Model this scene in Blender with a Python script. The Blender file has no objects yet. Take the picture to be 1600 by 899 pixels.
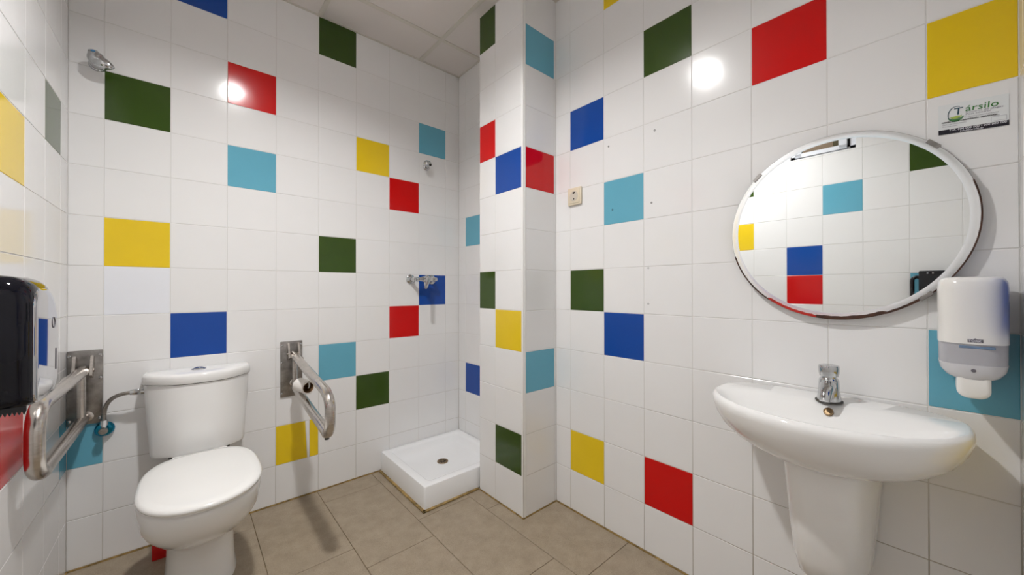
import bpy, bmesh, math, random
from mathutils import Vector, Matrix

sc = bpy.context.scene
COL = sc.collection
U = 0.2                                    # one wall tile = 0.20 m; positions below are in tiles
R = random.Random(7)

# ---------------------------------------------------------------- camera
F_PX, YAW, PITCH, ROLL = 581.788, 0.7192, 0.0044, -0.0006
cam_d = bpy.data.cameras.new('camera')
cam_d.sensor_width = 36.0
cam_d.lens = 36.0 * F_PX / 1600.0
cam_d.clip_start = 0.01
cam = bpy.data.objects.new('camera', cam_d)
COL.objects.link(cam)
fw = Vector((math.sin(YAW) * math.cos(PITCH), math.cos(YAW) * math.cos(PITCH), math.sin(PITCH)))
rt = Vector((math.cos(YAW), -math.sin(YAW), 0))
up = rt.cross(fw)
rt2 = rt * math.cos(ROLL) + up * math.sin(ROLL)
up2 = up * math.cos(ROLL) - rt * math.sin(ROLL)
cam.matrix_world = Matrix((
    (rt2.x, up2.x, -fw.x, 1.263 * U), (rt2.y, up2.y, -fw.y, -11.1775 * U),
    (rt2.z, up2.z, -fw.z, 5.5274 * U), (0, 0, 0, 1)))
sc.camera = cam

# ---------------------------------------------------------------- world, exposure
wd = bpy.data.worlds.new('world')
sc.world = wd
wd.use_nodes = True
wd.node_tree.nodes['Background'].inputs[0].default_value = (0.95, 0.88, 0.8, 1)
wd.node_tree.nodes['Background'].inputs[1].default_value = 0.9
LAMP_STRENGTH = 900.0
sc.view_settings.view_transform = 'Standard'
sc.view_settings.look = 'None'
sc.view_settings.exposure = 0.0
sc.view_settings.gamma = 1.0
sc.view_settings.use_curve_mapping = False
sc.cycles.use_denoising = True
sc.cycles.max_bounces = 16
sc.cycles.diffuse_bounces = 10
sc.cycles.glossy_bounces = 6
sc.cycles.sample_clamp_indirect = 6.0

# ---------------------------------------------------------------- materials
def new_mat(name):
    m = bpy.data.materials.new(name)
    m.use_nodes = True
    return m, m.node_tree.nodes, m.node_tree.links, m.node_tree.nodes['Principled BSDF']

def mat(name, col, rough=0.3, metal=0.0, var=0.0, vscale=8.0, bump=0.0, bscale=60.0, trans=0.0, ior=1.45, alpha=1.0, spec=0.5, coat=0.0):
    m, n, l, p = new_mat(name)
    p.inputs['Base Color'].default_value = (*col, 1)
    p.inputs['Roughness'].default_value = rough
    p.inputs['Metallic'].default_value = metal
    p.inputs['IOR'].default_value = ior
    p.inputs['Specular IOR Level'].default_value = spec
    p.inputs['Transmission Weight'].default_value = trans
    p.inputs['Alpha'].default_value = alpha
    p.inputs['Coat Weight'].default_value = coat
    tc = n.new('ShaderNodeTexCoord')
    if var:
        nz = n.new('ShaderNodeTexNoise'); nz.inputs['Scale'].default_value = vscale; nz.inputs['Detail'].default_value = 5
        cr = n.new('ShaderNodeValToRGB')
        cr.color_ramp.elements[0].position = 0.3; cr.color_ramp.elements[1].position = 0.7
        cr.color_ramp.elements[0].color = (*[max(0, c * (1 - var)) for c in col], 1)
        cr.color_ramp.elements[1].color = (*[min(1, c * (1 + var)) for c in col], 1)
        l.new(tc.outputs['Object'], nz.inputs['Vector']); l.new(nz.outputs['Fac'], cr.inputs[0]); l.new(cr.outputs[0], p.inputs['Base Color'])
    if bump:
        nb = n.new('ShaderNodeTexNoise'); nb.inputs['Scale'].default_value = bscale; nb.inputs['Detail'].default_value = 2
        b = n.new('ShaderNodeBump'); b.inputs['Strength'].default_value = bump; b.inputs['Distance'].default_value = 0.002
        l.new(tc.outputs['Object'], nb.inputs['Vector']); l.new(nb.outputs['Fac'], b.inputs['Height']); l.new(b.outputs[0], p.inputs['Normal'])
    return m

def glaze(name, col, var):
    return mat(name, col, 0.14, var=var, vscale=4, bump=0.12, bscale=9, spec=0.5)
TILE = {
    'white': glaze('glazed_white', (0.80, 0.80, 0.80), 0.012), 'cool': glaze('glazed_cool_white', (0.80, 0.82, 0.87), 0.012),
    'red': glaze('glazed_red', (0.58, 0.0006, 0.001), 0.03), 'yellow': glaze('glazed_yellow', (0.78, 0.55, 0.012), 0.03),
    'blue': glaze('glazed_blue', (0.004, 0.06, 0.33), 0.03), 'sky': glaze('glazed_light_blue', (0.13, 0.40, 0.53), 0.03),
    'green': glaze('glazed_green', (0.034, 0.070, 0.008), 0.08),
}
TNAME = {'cool': 'slightly bluish white replacement tile', 'red': 'red glazed tile', 'yellow': 'yellow glazed tile',
         'blue': 'dark blue glazed tile', 'sky': 'light blue glazed tile', 'green': 'dark green glazed tile'}

def grout_mat():
    # pale grout; rusty-yellow dirt gathered near the floor and, in patches, on the lower walls
    m, n, l, p = new_mat('wall_grout')
    p.inputs['Roughness'].default_value = 0.85
    g = n.new('ShaderNodeNewGeometry'); s = n.new('ShaderNodeSeparateXYZ')
    l.new(g.outputs['Position'], s.inputs[0])
    mr = n.new('ShaderNodeMapRange'); mr.inputs['From Min'].default_value = 0.75; mr.inputs['From Max'].default_value = 0.0
    l.new(s.outputs['Z'], mr.inputs['Value'])
    nz = n.new('ShaderNodeTexNoise'); nz.inputs['Scale'].default_value = 6; nz.inputs['Detail'].default_value = 4
    l.new(g.outputs['Position'], nz.inputs['Vector'])
    mu = n.new('ShaderNodeMath'); mu.operation = 'MULTIPLY'
    l.new(mr.outputs[0], mu.inputs[0])
    ad = n.new('ShaderNodeMath'); ad.operation = 'ADD'; ad.inputs[1].default_value = 0.3
    my_ = n.new('ShaderNodeMapRange'); my_.inputs['From Min'].default_value = -0.9; my_.inputs['From Max'].default_value = -2.1; my_.inputs['To Min'].default_value = 0.35
    l.new(s.outputs['Y'], my_.inputs['Value'])
    m2 = n.new('ShaderNodeMath'); m2.operation = 'MULTIPLY'
    l.new(nz.outputs['Fac'], ad.inputs[0]); l.new(ad.outputs[0], mu.inputs[1])
    cr = n.new('ShaderNodeValToRGB')
    cr.color_ramp.elements[0].color = (0.70, 0.695, 0.68, 1)
    cr.color_ramp.elements[1].position = 0.8; cr.color_ramp.elements[1].color = (0.20, 0.135, 0.055, 1)
    l.new(mu.outputs[0], m2.inputs[0]); l.new(my_.outputs[0], m2.inputs[1])
    l.new(m2.outputs[0], cr.inputs[0]); l.new(cr.outputs[0], p.inputs['Base Color'])
    return m

def floor_mat(name, seed):
    m, n, l, p = new_mat(name)
    p.inputs['Roughness'].default_value = 0.5
    tc = n.new('ShaderNodeTexCoord'); mp = n.new('ShaderNodeMapping'); mp.inputs['Location'].default_value = (seed, seed * 2, 0)
    l.new(tc.outputs['Object'], mp.inputs['Vector'])
    a = n.new('ShaderNodeTexNoise'); a.inputs['Scale'].default_value = 14; a.inputs['Detail'].default_value = 8; a.inputs['Roughness'].default_value = 0.65
    b = n.new('ShaderNodeTexNoise'); b.inputs['Scale'].default_value = 220; b.inputs['Detail'].default_value = 3
    l.new(mp.outputs[0], a.inputs['Vector']); l.new(mp.outputs[0], b.inputs['Vector'])
    mx = n.new('ShaderNodeMath'); mx.operation = 'MULTIPLY_ADD'; mx.inputs[1].default_value = 0.45
    l.new(b.outputs['Fac'], mx.inputs[0])
    h = n.new('ShaderNodeMath'); h.operation = 'MULTIPLY'; h.inputs[1].default_value = 0.55
    l.new(a.outputs['Fac'], h.inputs[0]); l.new(h.outputs[0], mx.inputs[2])
    cr = n.new('ShaderNodeValToRGB')
    cr.color_ramp.elements[0].position = 0.33; cr.color_ramp.elements[0].color = (0.245, 0.195, 0.138, 1)
    cr.color_ramp.elements[1].position = 0.66; cr.color_ramp.elements[1].color = (0.385, 0.318, 0.232, 1)
    l.new(mx.outputs[0], cr.inputs[0]); l.new(cr.outputs[0], p.inputs['Base Color'])
    bu = n.new('ShaderNodeBump'); bu.inputs['Strength'].default_value = 0.25; bu.inputs['Distance'].default_value = 0.001
    l.new(b.outputs['Fac'], bu.inputs['Height']); l.new(bu.outputs[0], p.inputs['Normal'])
    return m

def steel_mat(name, col, rough, stretch, lo=0.75):
    m, n, l, p = new_mat(name)
    p.inputs['Metallic'].default_value = 1.0
    tc = n.new('ShaderNodeTexCoord'); mp = n.new('ShaderNodeMapping'); mp.inputs['Scale'].default_value = stretch
    nz = n.new('ShaderNodeTexNoise'); nz.inputs['Scale'].default_value = 30; nz.inputs['Detail'].default_value = 4
    l.new(tc.outputs['Object'], mp.inputs['Vector']); l.new(mp.outputs[0], nz.inputs['Vector'])
    cr = n.new('ShaderNodeValToRGB')
    cr.color_ramp.elements[0].position = 0.3; cr.color_ramp.elements[0].color = (*[c * lo for c in col], 1)
    cr.color_ramp.elements[1].position = 0.7; cr.color_ramp.elements[1].color = (*col, 1)
    l.new(nz.outputs['Fac'], cr.inputs[0]); l.new(cr.outputs[0], p.inputs['Base Color'])
    mr = n.new('ShaderNodeMapRange'); mr.inputs['To Min'].default_value = rough * 0.8; mr.inputs['To Max'].default_value = rough * 1.25
    l.new(nz.outputs['Fac'], mr.inputs['Value']); l.new(mr.outputs[0], p.inputs['Roughness'])
    return m

GROUT = grout_mat()
FLOORM = [floor_mat('stone_floor_%d' % i, i * 3.7) for i in range(3)]
FGROUT = mat('floor_grout', (0.16, 0.115, 0.06), 0.9, var=0.3, vscale=20)
SEAL = mat('yellowed_sealant', (0.30, 0.20, 0.07), 0.6, var=0.55, vscale=45)
BEADM = mat('white_corner_bead', (0.80, 0.80, 0.78), 0.25)
PLASTER = mat('ceiling_panel_white', (0.70, 0.66, 0.63), 0.9, var=0.02, vscale=3, bump=0.2, bscale=300)
TBARM = mat('ceiling_grid_cream', (0.62, 0.59, 0.53), 0.45, var=0.03)
PORC = mat('white_porcelain', (0.83, 0.83, 0.82), 0.06, var=0.01, vscale=4, coat=0.2)
ACRYL = mat('white_enamel', (0.84, 0.85, 0.86), 0.12, var=0.01, vscale=4)
SEATM = mat('white_seat_plastic', (0.85, 0.85, 0.83), 0.12, var=0.01, vscale=4)
DARKGAP = mat('shadow_gap_rubber', (0.05, 0.045, 0.04), 0.7)
CHROME = mat('chrome', (0.56, 0.57, 0.58), 0.09, 1.0, var=0.05, vscale=30)
STEEL = steel_mat('brushed_steel', (0.62, 0.58, 0.54), 0.24, (1, 1, 6), 0.8)
PLATE = steel_mat('scuffed_plate_steel', (0.40, 0.38, 0.36), 0.34, (1, 1, 1), 0.55)
BRAID = steel_mat('braided_hose_steel', (0.5, 0.47, 0.43), 0.35, (4, 4, 40), 0.4)
BLUECHROME = mat('blue_anodised_rosette', (0.02, 0.25, 0.40), 0.12, 1.0, var=0.15, vscale=30)
BRONZE = mat('tarnished_drain', (0.30, 0.21, 0.12), 0.35, 1.0, var=0.3, vscale=60)
HOLE = mat('dark_hole', (0.02, 0.016, 0.012), 0.8)
GREYPLUG = mat('grey_plug', (0.30, 0.30, 0.31), 0.5)
REDP = mat('red_plastic', (0.62, 0.01, 0.01), 0.35, var=0.1)
BLUEDOT = mat('blue_cap', (0.05, 0.22, 0.45), 0.3)
SMOKE = mat('smoked_black_plastic', (0.006, 0.006, 0.010), 0.06, var=0.3, vscale=12, spec=0.3)
SMOKEF = mat('dark_mirror_front', (0.50, 0.50, 0.52), 0.05, 1.0, var=0.04, vscale=10)
BLACKP = mat('black_plastic', (0.006, 0.006, 0.008), 0.25)
MIRROR = mat('silvered_glass', (0.93, 0.95, 0.94), 0.0, 1.0)
MIRRORB = mat('ground_mirror_border', (0.90, 0.91, 0.92), 0.22, 1.0)
MIRBACK = mat('mirror_backing', (0.16, 0.15, 0.14), 0.6, var=0.4, vscale=30)
BROWNRIM = mat('dark_brown_rim', (0.055, 0.022, 0.012), 0.5, var=0.5, vscale=60)
REDRIM = mat('red_rim', (0.45, 0.02, 0.012), 0.35, var=0.3, vscale=50)
WHITEP = mat('white_plastic', (0.82, 0.81, 0.78), 0.16, var=0.01)
FROST = mat('frosted_grey_plastic', (0.42, 0.42, 0.45), 0.2, var=0.06, vscale=9)
FROSTL = mat('frosted_pale_plastic', (0.58, 0.58, 0.60), 0.22, var=0.05, vscale=9)
BLUEG = mat('blue_grey_soap_bag', (0.16, 0.24, 0.36), 0.25, var=0.15, vscale=40)
GREYINK = mat('grey_ink', (0.13, 0.12, 0.14), 0.5)
CREAM = mat('cream_plastic', (0.72, 0.64, 0.49), 0.3, var=0.01)
CREAMD = mat('cream_plastic_recess', (0.60, 0.56, 0.48), 0.35)
CARD = mat('glossy_card', (0.74, 0.77, 0.78), 0.2, var=0.02)
INKBLACK = mat('black_print', (0.008, 0.006, 0.014), 0.3)
INKGREEN = mat('green_print', (0.05, 0.21, 0.05), 0.4)
INKTEAL = mat('teal_print', (0.03, 0.08, 0.11), 0.4)
INKLIME = mat('lime_print', (0.36, 0.48, 0.09), 0.4)
INKGREY = mat('grey_print', (0.30, 0.29, 0.34), 0.5)
INKWHITE = mat('white_print', (0.72, 0.72, 0.78), 0.4)
PAPER = mat('toilet_paper', (0.80, 0.77, 0.73), 0.9)
CARDBOARD = mat('cardboard_core', (0.20, 0.11, 0.045), 0.8, var=0.25, vscale=40)
PVC = mat('white_window_pvc', (0.78, 0.81, 0.87), 0.25)
GASKET = mat('black_gasket', (0.02, 0.02, 0.024), 0.6)
BEIGEW = mat('beige_render', (0.62, 0.47, 0.37), 0.9, var=0.05)
OLIVE = mat('olive_board', (0.17, 0.145, 0.08), 0.8, var=0.15)

def glass_mat():
    m, n, l, p = new_mat('clear_glass')
    tr = n.new('ShaderNodeBsdfTransparent'); tr.inputs[0].default_value = (0.9, 0.92, 0.9, 1)
    gl = n.new('ShaderNodeBsdfGlossy'); gl.inputs['Roughness'].default_value = 0.02
    fr = n.new('ShaderNodeFresnel'); mx = n.new('ShaderNodeMixShader')
    l.new(fr.outputs[0], mx.inputs[0]); l.new(tr.outputs[0], mx.inputs[1]); l.new(gl.outputs[0], mx.inputs[2])
    l.new(mx.outputs[0], n['Material Output'].inputs['Surface'])
    return m
GLASS = glass_mat()

def emit_mat():
    m, n, l, p = new_mat('lamp_diffuser')
    e = n.new('ShaderNodeEmission'); e.inputs[0].default_value = (1.0, 0.985, 0.975, 1); e.inputs[1].default_value = LAMP_STRENGTH
    l.new(e.outputs[0], n['Material Output'].inputs['Surface'])
    return m
LAMP = emit_mat()

# ---------------------------------------------------------------- mesh helpers (input in tiles)
class MB:
    def __init__(s): s.v = []; s.f = []
    def add(s, vs, fs):
        o = len(s.v); s.v += [Vector(p) for p in vs]; s.f += [[i + o for i in f] for f in fs]; return s
    def box(s, x0, x1, y0, y1, z0, z1, bev=0.0, seg=2, mtx=None):
        bm = bmesh.new()
        bmesh.ops.create_cube(bm, size=1)
        for v in bm.verts:
            v.co = Vector(((x0 + x1) / 2 + v.co.x * (x1 - x0), (y0 + y1) / 2 + v.co.y * (y1 - y0), (z0 + z1) / 2 + v.co.z * (z1 - z0)))
        if bev: bmesh.ops.bevel(bm, geom=list(bm.edges), offset=bev, segments=seg, profile=0.5, affect='EDGES')
        if mtx is not None: bmesh.ops.transform(bm, matrix=mtx, verts=bm.verts)
        bm.verts.index_update()
        s.add([v.co.copy() for v in bm.verts], [[v.index for v in f.verts] for f in bm.faces]); bm.free(); return s
    def loft(s, rings, cap0=True, cap1=True, closed=True):
        n = len(rings[0]); vs = [p for r in rings for p in r]; fs = []
        for i in range(len(rings) - 1):
            for j in range(n if closed else n - 1):
                k = (j + 1) % n
                fs.append([i * n + j, i * n + k, (i + 1) * n + k, (i + 1) * n + j])
        if cap0: fs.append(list(range(n))[::-1])
        if cap1: fs.append([(len(rings) - 1) * n + j for j in range(n)])
        return s.add(vs, fs)
    def tube(s, path, r, n=14, caps=True):
        path = [Vector(p) for p in path]; rr = r if isinstance(r, (list, tuple)) else [r] * len(path)
        rings = []; t0 = (path[1] - path[0]).normalized()
        a = t0.cross(Vector((0, 0, 1)) if abs(t0.z) < 0.9 else Vector((1, 0, 0))).normalized()
        for i, p in enumerate(path):
            t = (path[min(i + 1, len(path) - 1)] - path[max(i - 1, 0)]).normalized()
            a = (a - t * a.dot(t)).normalized(); b = t.cross(a)
            rings.append([p + (a * math.cos(2 * math.pi * k / n) + b * math.sin(2 * math.pi * k / n)) * rr[i] for k in range(n)])
        return s.loft(rings, caps, caps)
    def lathe(s, prof, org, axis, n=24, cap0=True, cap1=True):
        # prof: (distance along axis, radius)
        org = Vector(org); ax = Vector(axis).normalized()
        a = ax.cross(Vector((0, 0, 1)) if abs(ax.z) < 0.9 else Vector((1, 0, 0))).normalized(); b = ax.cross(a)
        rings = [[org + ax * d + (a * math.cos(2 * math.pi * k / n) + b * math.sin(2 * math.pi * k / n)) * r for k in range(n)] for d, r in prof]
        return s.loft(rings, cap0, cap1)
    def build(s, name, m, parent=None, smooth=40, origin=None):
        me = bpy.data.meshes.new(name)
        org = Vector(origin) * U if origin is not None else (parent_world(parent) if parent is not None else Vector((0, 0, 0)))
        me.from_pydata([p * U - org for p in s.v], [], s.f)
        bm = bmesh.new(); bm.from_mesh(me)
        bmesh.ops.recalc_face_normals(bm, faces=bm.faces); bm.to_mesh(me); bm.free()
        me.materials.append(m)
        if smooth:
            me.polygons.foreach_set('use_smooth', [True] * len(me.polygons))
            me.set_sharp_from_angle(angle=math.radians(smooth))
        o = bpy.data.objects.new(name, me); COL.objects.link(o)
        if parent is not None:
            o.parent = parent
            o.location = org - parent_world(parent)
        else:
            o.location = org
        return o

def parent_world(o):
    p = Vector((0, 0, 0))
    while o is not None:
        p = p + o.location; o = o.parent
    return p

def tag(o, label=None, cat=None, group=None, kind=None):
    if label: o['label'] = label
    if cat: o['category'] = cat
    if group: o['group'] = group
    if kind: o['kind'] = kind
    return o

def thing(name, loc, label, cat, group=None):
    o = bpy.data.objects.new(name, None); COL.objects.link(o)
    o.empty_display_size = 0.05
    o.location = Vector(loc) * U
    return tag(o, label, cat, group)

def arc(c, a, b, r, t0, t1, n=8):
    c, a, b = Vector(c), Vector(a), Vector(b)
    return [c + a * r * math.cos(t0 + (t1 - t0) * i / n) + b * r * math.sin(t0 + (t1 - t0) * i / n) for i in range(n + 1)]

def bez(p0, p1, p2, p3, n=14):
    p0, p1, p2, p3 = map(Vector, (p0, p1, p2, p3)); out = []
    for i in range(n + 1):
        t = i / n; u = 1 - t
        out.append(p0 * u**3 + p1 * 3 * u * u * t + p2 * 3 * u * t * t + p3 * t**3)
    return out

# ---------------------------------------------------------------- the setting
XL, XR, YN, ZC = -0.482, 8.5414, -11.815, 13.05
XP, YP0, YP1 = 7.37, -2.85, -4.618          # pillar: side face, far and near ends
GAP = 0.0065                                # half joint, in tiles
_tiles = {}

def tile_mesh(poly, colour):
    key = (tuple((round(a, 4), round(b, 4)) for a, b in poly), colour)
    if key in _tiles: return _tiles[key]
    cx = sum(p[0] for p in poly) / len(poly); cy = sum(p[1] for p in poly) / len(poly)
    n = len(poly); bev = 0.005
    def ring(inset, z):
        out = []
        for x, y in poly:
            dx, dy = x - cx, y - cy
            sx = max(0.0, 1 - inset / max(abs(dx), 1e-6)) if abs(dx) > inset else 0.5
            sy = max(0.0, 1 - inset / max(abs(dy), 1e-6)) if abs(dy) > inset else 0.5
            out.append((x - dx + dx * sx, y - dy + dy * sy, z))
        return out
    vs = ring(0, -0.03) + ring(0, -0.0035) + ring(bev, 0.0)
    fs = []
    for i in range(2):
        for j in range(n):
            k = (j + 1) % n
            fs.append([i * n + j, i * n + k, (i + 1) * n + k, (i + 1) * n + j])
    fs.append([2 * n + j for j in range(n)])
    me = bpy.data.meshes.new('tile')
    me.from_pydata([Vector(v) * U for v in vs], [], fs)
    me.materials.append(TILE[colour])
    _tiles[key] = me
    return me

def put_tile(parent, org, u, n, u0, u1, v0, v1, colour='white', poly=None):
    """org: point of the wall plane, u: horizontal unit vector, n: outward normal; u0..v1 in tiles"""
    if u1 - u0 < 0.03 or v1 - v0 < 0.03: return None
    uc, vc = (u0 + u1) / 2, (v0 + v1) / 2
    if poly is None:
        w, h = (u1 - u0) / 2 - GAP, (v1 - v0) / 2 - GAP
        poly = [(-w, -h), (w, -h), (w, h), (-w, h)]
    else:
        poly = [(a - uc, b - vc) for a, b in poly]
    o = bpy.data.objects.new('tile', tile_mesh(poly, colour)); COL.objects.link(o)
    o.parent = parent
    uu, nn = Vector(u), Vector(n); vv = Vector((0, 0, 1)) if abs(nn.z) < 0.5 else nn.cross(uu)
    pos = (Vector(org) + uu * uc + vv * vc + nn * R.uniform(-0.0008, 0.0008)) * U
    rot = Matrix((uu, vv, nn)).transposed().to_4x4()
    tilt = Matrix.Rotation(R.gauss(0, 0.0011), 4, 'X') @ Matrix.Rotation(R.gauss(0, 0.0011), 4, 'Y')
    o.matrix_local = Matrix.Translation(pos) @ rot @ tilt
    if colour in TNAME: o['label'] = TNAME[colour]
    return o

def wall_slab(name, boxes, label):
    m = MB()
    for b in boxes: m.box(*b)
    o = m.build(name, GROUT, smooth=0)
    return tag(o, label, 'wall', kind='structure')

REC = 0.0055                                 # grout lies this far behind the tile faces
ROWS = list(range(0, 13)) + [13.045]
ROWS[0] = 0.03

def tile_wall(parent, org, u, n, cols, colours, skip=()):
    for i in range(len(cols) - 1):
        for r in range(13):
            if (i, r) in skip: continue
            put_tile(parent, org, u, n, cols[i], cols[i + 1], ROWS[r], ROWS[r + 1], colours.get((i, r), 'white'))

# back wall
wb = wall_slab('wall_back', [(XL - 0.6, XR + 0.6, REC, 0.6, -0.2, ZC + 0.4)], 'tiled back wall behind the toilet, white with scattered coloured tiles')
bcols = [XL] + list(range(0, 9)) + [XR]
bc = {(1, 9): 'green', (3, 10): 'red', (3, 8): 'sky', (1, 6): 'yellow', (2, 4): 'blue', (2, 12): 'blue', (5, 12): 'green', (5, 6): 'green',
      (6, 9): 'yellow', (7, 8): 'red', (8, 10): 'sky', (8, 5): 'blue', (7, 4): 'red', (5, 3): 'sky', (6, 2): 'green', (0, 2): 'sky', (1, 5): 'cool'}
tile_wall(wb, (0, 0, 0), (1, 0, 0), (0, -1, 0), bcols, bc, skip={(4, 1)})
g = GAP
for poly, c in (([(3 + g, 1 + g), (3.725, 1 + g), (3.675, 2 - g), (3 + g, 2 - g)], 'yellow'),
                ([(3.74, 1 + g), (3.765, 1 + g), (3.77, 2 - g), (3.69, 2 - g)], 'white'),
                ([(3.785, 1 + g), (4 - g, 1 + g), (4 - g, 2 - g), (3.785, 2 - g)], 'yellow')):
    put_tile(wb, (0, 0, 0), (1, 0, 0), (0, -1, 0), 3, 4, 1, 2, c, poly)

# left wall with the high window
WY0, WY1, WZ0, WZ1 = -9.48, -7.78, 10.06, 12.3
wl = wall_slab('wall_left', [(XL - 0.6, XL - REC, YN - 0.6, WY0, -0.2, ZC + 0.4), (XL - 0.6, XL - REC, WY1, 0.0, -0.2, ZC + 0.4),
                             (XL - 0.6, XL - REC, WY0, WY1, -0.2, WZ0), (XL - 0.6, XL - REC, WY0, WY1, WZ1, ZC + 0.4)],
               'tiled left wall beside the toilet with a high window, mostly white')
lb = [0, 0.53, 1.53, 2.56, 3.56, 4.58, 5.6, 6.64, 7.65, 8.65, 9.64, 10.65, 11.65, -YN]
lcols = [-b for b in lb][::-1]             # u runs along +y
nl = len(lb) - 2
# coloured tiles of the left wall: near edge of the column, row, colour
lc = {}
for b0, r, c in ((0.53, 8, 'green'), (2.56, 7, 'yellow'), (2.56, 3, 'red'), (3.56, 9, 'red'), (0, 2, 'sky'), (8.65, 8, 'sky'), (7.65, 6, 'blue'),
                 (7.65, 5, 'red'), (5.6, 7, 'yellow'), (5.6, 9, 'green'), (10.65, 9, 'green'), (10.65, 5, 'sky')):
    lc[(nl - lb.index(b0), r)] = c
for i in range(len(lcols) - 1):
    for r in range(13):
        u0, u1, v0, v1 = lcols[i], lcols[i + 1], ROWS[r], ROWS[r + 1]
        c = lc.get((i, r), 'white')
        if u1 <= WY0 + .01 or u0 >= WY1 - .01 or v1 <= WZ0 + .01 or v0 >= WZ1 - .01:
            put_tile(wl, (XL, 0, 0), (0, 1, 0), (1, 0, 0), u0, u1, v0, v1, c)
        else:                               # cut round the window opening
            for a0, a1, c0, c1 in ((u0, min(u1, WY0), v0, v1), (max(u0, WY1), u1, v0, v1),
                                   (max(u0, WY0), min(u1, WY1), v0, min(v1, WZ0)), (max(u0, WY0), min(u1, WY1), max(v0, WZ1), v1)):
                if a1 - a0 > .03 and c1 - c0 > .03: put_tile(wl, (XL, 0, 0), (0, 1, 0), (1, 0, 0), a0, a1, c0, c1, c)

# right wall
wr = wall_slab('wall_right', [(XR + REC, XR + 0.6, YN - 0.6, 0.0, -0.2, ZC + 0.4)], 'tiled right wall holding the mirror and washbasin, white with coloured tiles')
rc = {(1, 9): 'blue', (1, 5): 'green', (1, 1): 'yellow', (2, 12): 'yellow', (2, 7): 'sky', (2, 4): 'blue', (3, 10): 'green', (3, 1): 'red',
      (5, 9): 'red', (7, 8): 'yellow', (7, 4): 'sky'}
rcols = [-YP1] + [5.0945 + k for k in range(0, 7)] + [-YN]
tile_wall(wr, (XR, 0, 0), (0, -1, 0), (-1, 0, 0), rcols, rc)
tile_wall(wr, (XR, 0, 0), (0, -1, 0), (-1, 0, 0), [0, 0.429, 1.429, 2.429, 2.84], {(1, 7): 'sky', (1, 2): 'blue'})
for k, (y, z, m) in enumerate(((-6.23, 8.797, HOLE), (-7.344, 8.806, HOLE), (-6.329, 7.328, HOLE), (-7.271, 7.323, HOLE), (-7.196, 5.968, GREYPLUG), (-7.194, 5.219, GREYPLUG))):
    o = MB().lathe([(-0.004, 0.02), (0.004, 0.02), (0.004, 0.012), (-0.01, 0.008)], (XR - 0.001, y, z), (-1, 0, 0), 12).build('screw_hole' if k < 4 else 'wall_plug', m, wr)
    if k >= 4: o['label'] = 'small grey plug left in the tile'

# pillar (boxed-in column)
pl = tag(MB().box(XP + REC, XR + 0.02, YP1 + REC, YP0, -0.1, ZC).build('pillar', GROUT, smooth=0),
         'tiled square pillar projecting from the right wall beside the shower tray', 'pillar', kind='structure')
tile_wall(pl, (XP, 0, 0), (0, -1, 0), (-1, 0, 0), [-YP0, 3.537, 4.548],
          {(0, 12): 'green', (0, 9): 'red', (1, 8): 'blue', (0, 5): 'green', (1, 4): 'yellow', (1, 1): 'green'})
tile_wall(pl, (0, YP1, 0), (1, 0, 0), (0, -1, 0), [7.452, 8.468, XR], {(0, 11): 'sky', (0, 8): 'red', (0, 3): 'sky'})
bd = MB()
ring = lambda z: [Vector((XP + 0.07 - 0.075 * math.cos(t), YP1 + 0.065 - 0.07 * math.sin(t), z)) for t in [i * math.pi / 2 / 6 for i in range(7)]] + [Vector((XP + 0.07, YP1 + 0.065, z))]
bd.loft([ring(0.0), ring(ZC)])
tag(bd.build('corner_bead', BEADM, pl), 'white rounded corner bead')

# near wall (only its right end can be seen, edge-on)
wn = wall_slab('wall_front', [(XL - 0.6, XR + 0.6, YN - 0.6, YN - REC, -0.2, ZC + 0.4)], 'near wall behind the camera, tiled at its corner by the washbasin')
ncols = [-XR, -8.26, -7.26, -6.26, -5.26]
tile_wall(wn, (0, YN, 0), (-1, 0, 0), (0, 1, 0), ncols, {(1, 5): 'blue', (1, 3): 'yellow'})
tag(MB().box(XL, 5.25, YN - REC, YN, 0, ZC).build('wall_panel', TILE['white'], wn, smooth=0), 'plain white glossy stretch of wall')

# floor
fl = tag(MB().box(XL - 0.6, XR + 0.6, YN - 0.6, 0.6, -0.3, -0.012).build('floor', FGROUT, smooth=0), 'beige stone-look tiled floor', 'floor', kind='structure')
fx = [XL, 0.97, 2.47, 3.97, 5.46, 6.96, XR]
for i in range(6):
    off = -2.97 if i % 2 == 0 else -0.72
    ys = [0.0] + [off - 3 * k for k in range(-1, 5) if YN < off - 3 * k < 0] + [YN]
    for a, b in zip(ys[:-1], ys[1:]):
        x0, x1, y0, y1 = fx[i] + 0.006, fx[i + 1] - 0.006, b + 0.006, a - 0.006
        o = MB().box(x0, x1, y0, y1, -0.06, 0.0, 0.004, 1).build('tile', R.choice(FLOORM), fl, smooth=0, origin=((x0 + x1) / 2, (y0 + y1) / 2, 0))
        o.rotation_euler = (R.gauss(0, .0004), R.gauss(0, .0004), 0)
# dirty joint between walls and floor
for k, (x0, x1, y0, y1) in enumerate(((XL, 5.7, -0.016, 0.006), (XP - 0.012, XP + 0.005, YP1, YP0), (XP, XR, YP1 - 0.012, YP1 + 0.005), (XR - 0.016, XR + 0.006, YN, YP1), (XL - 0.006, XL + 0.016, YN, 0))):
    tag(MB().box(x0, x1, y0, y1, -0.005, 0.028).build('sealant_joint', SEAL, fl, smooth=0), 'yellow-brown dirty joint at the foot of the wall')

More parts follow.
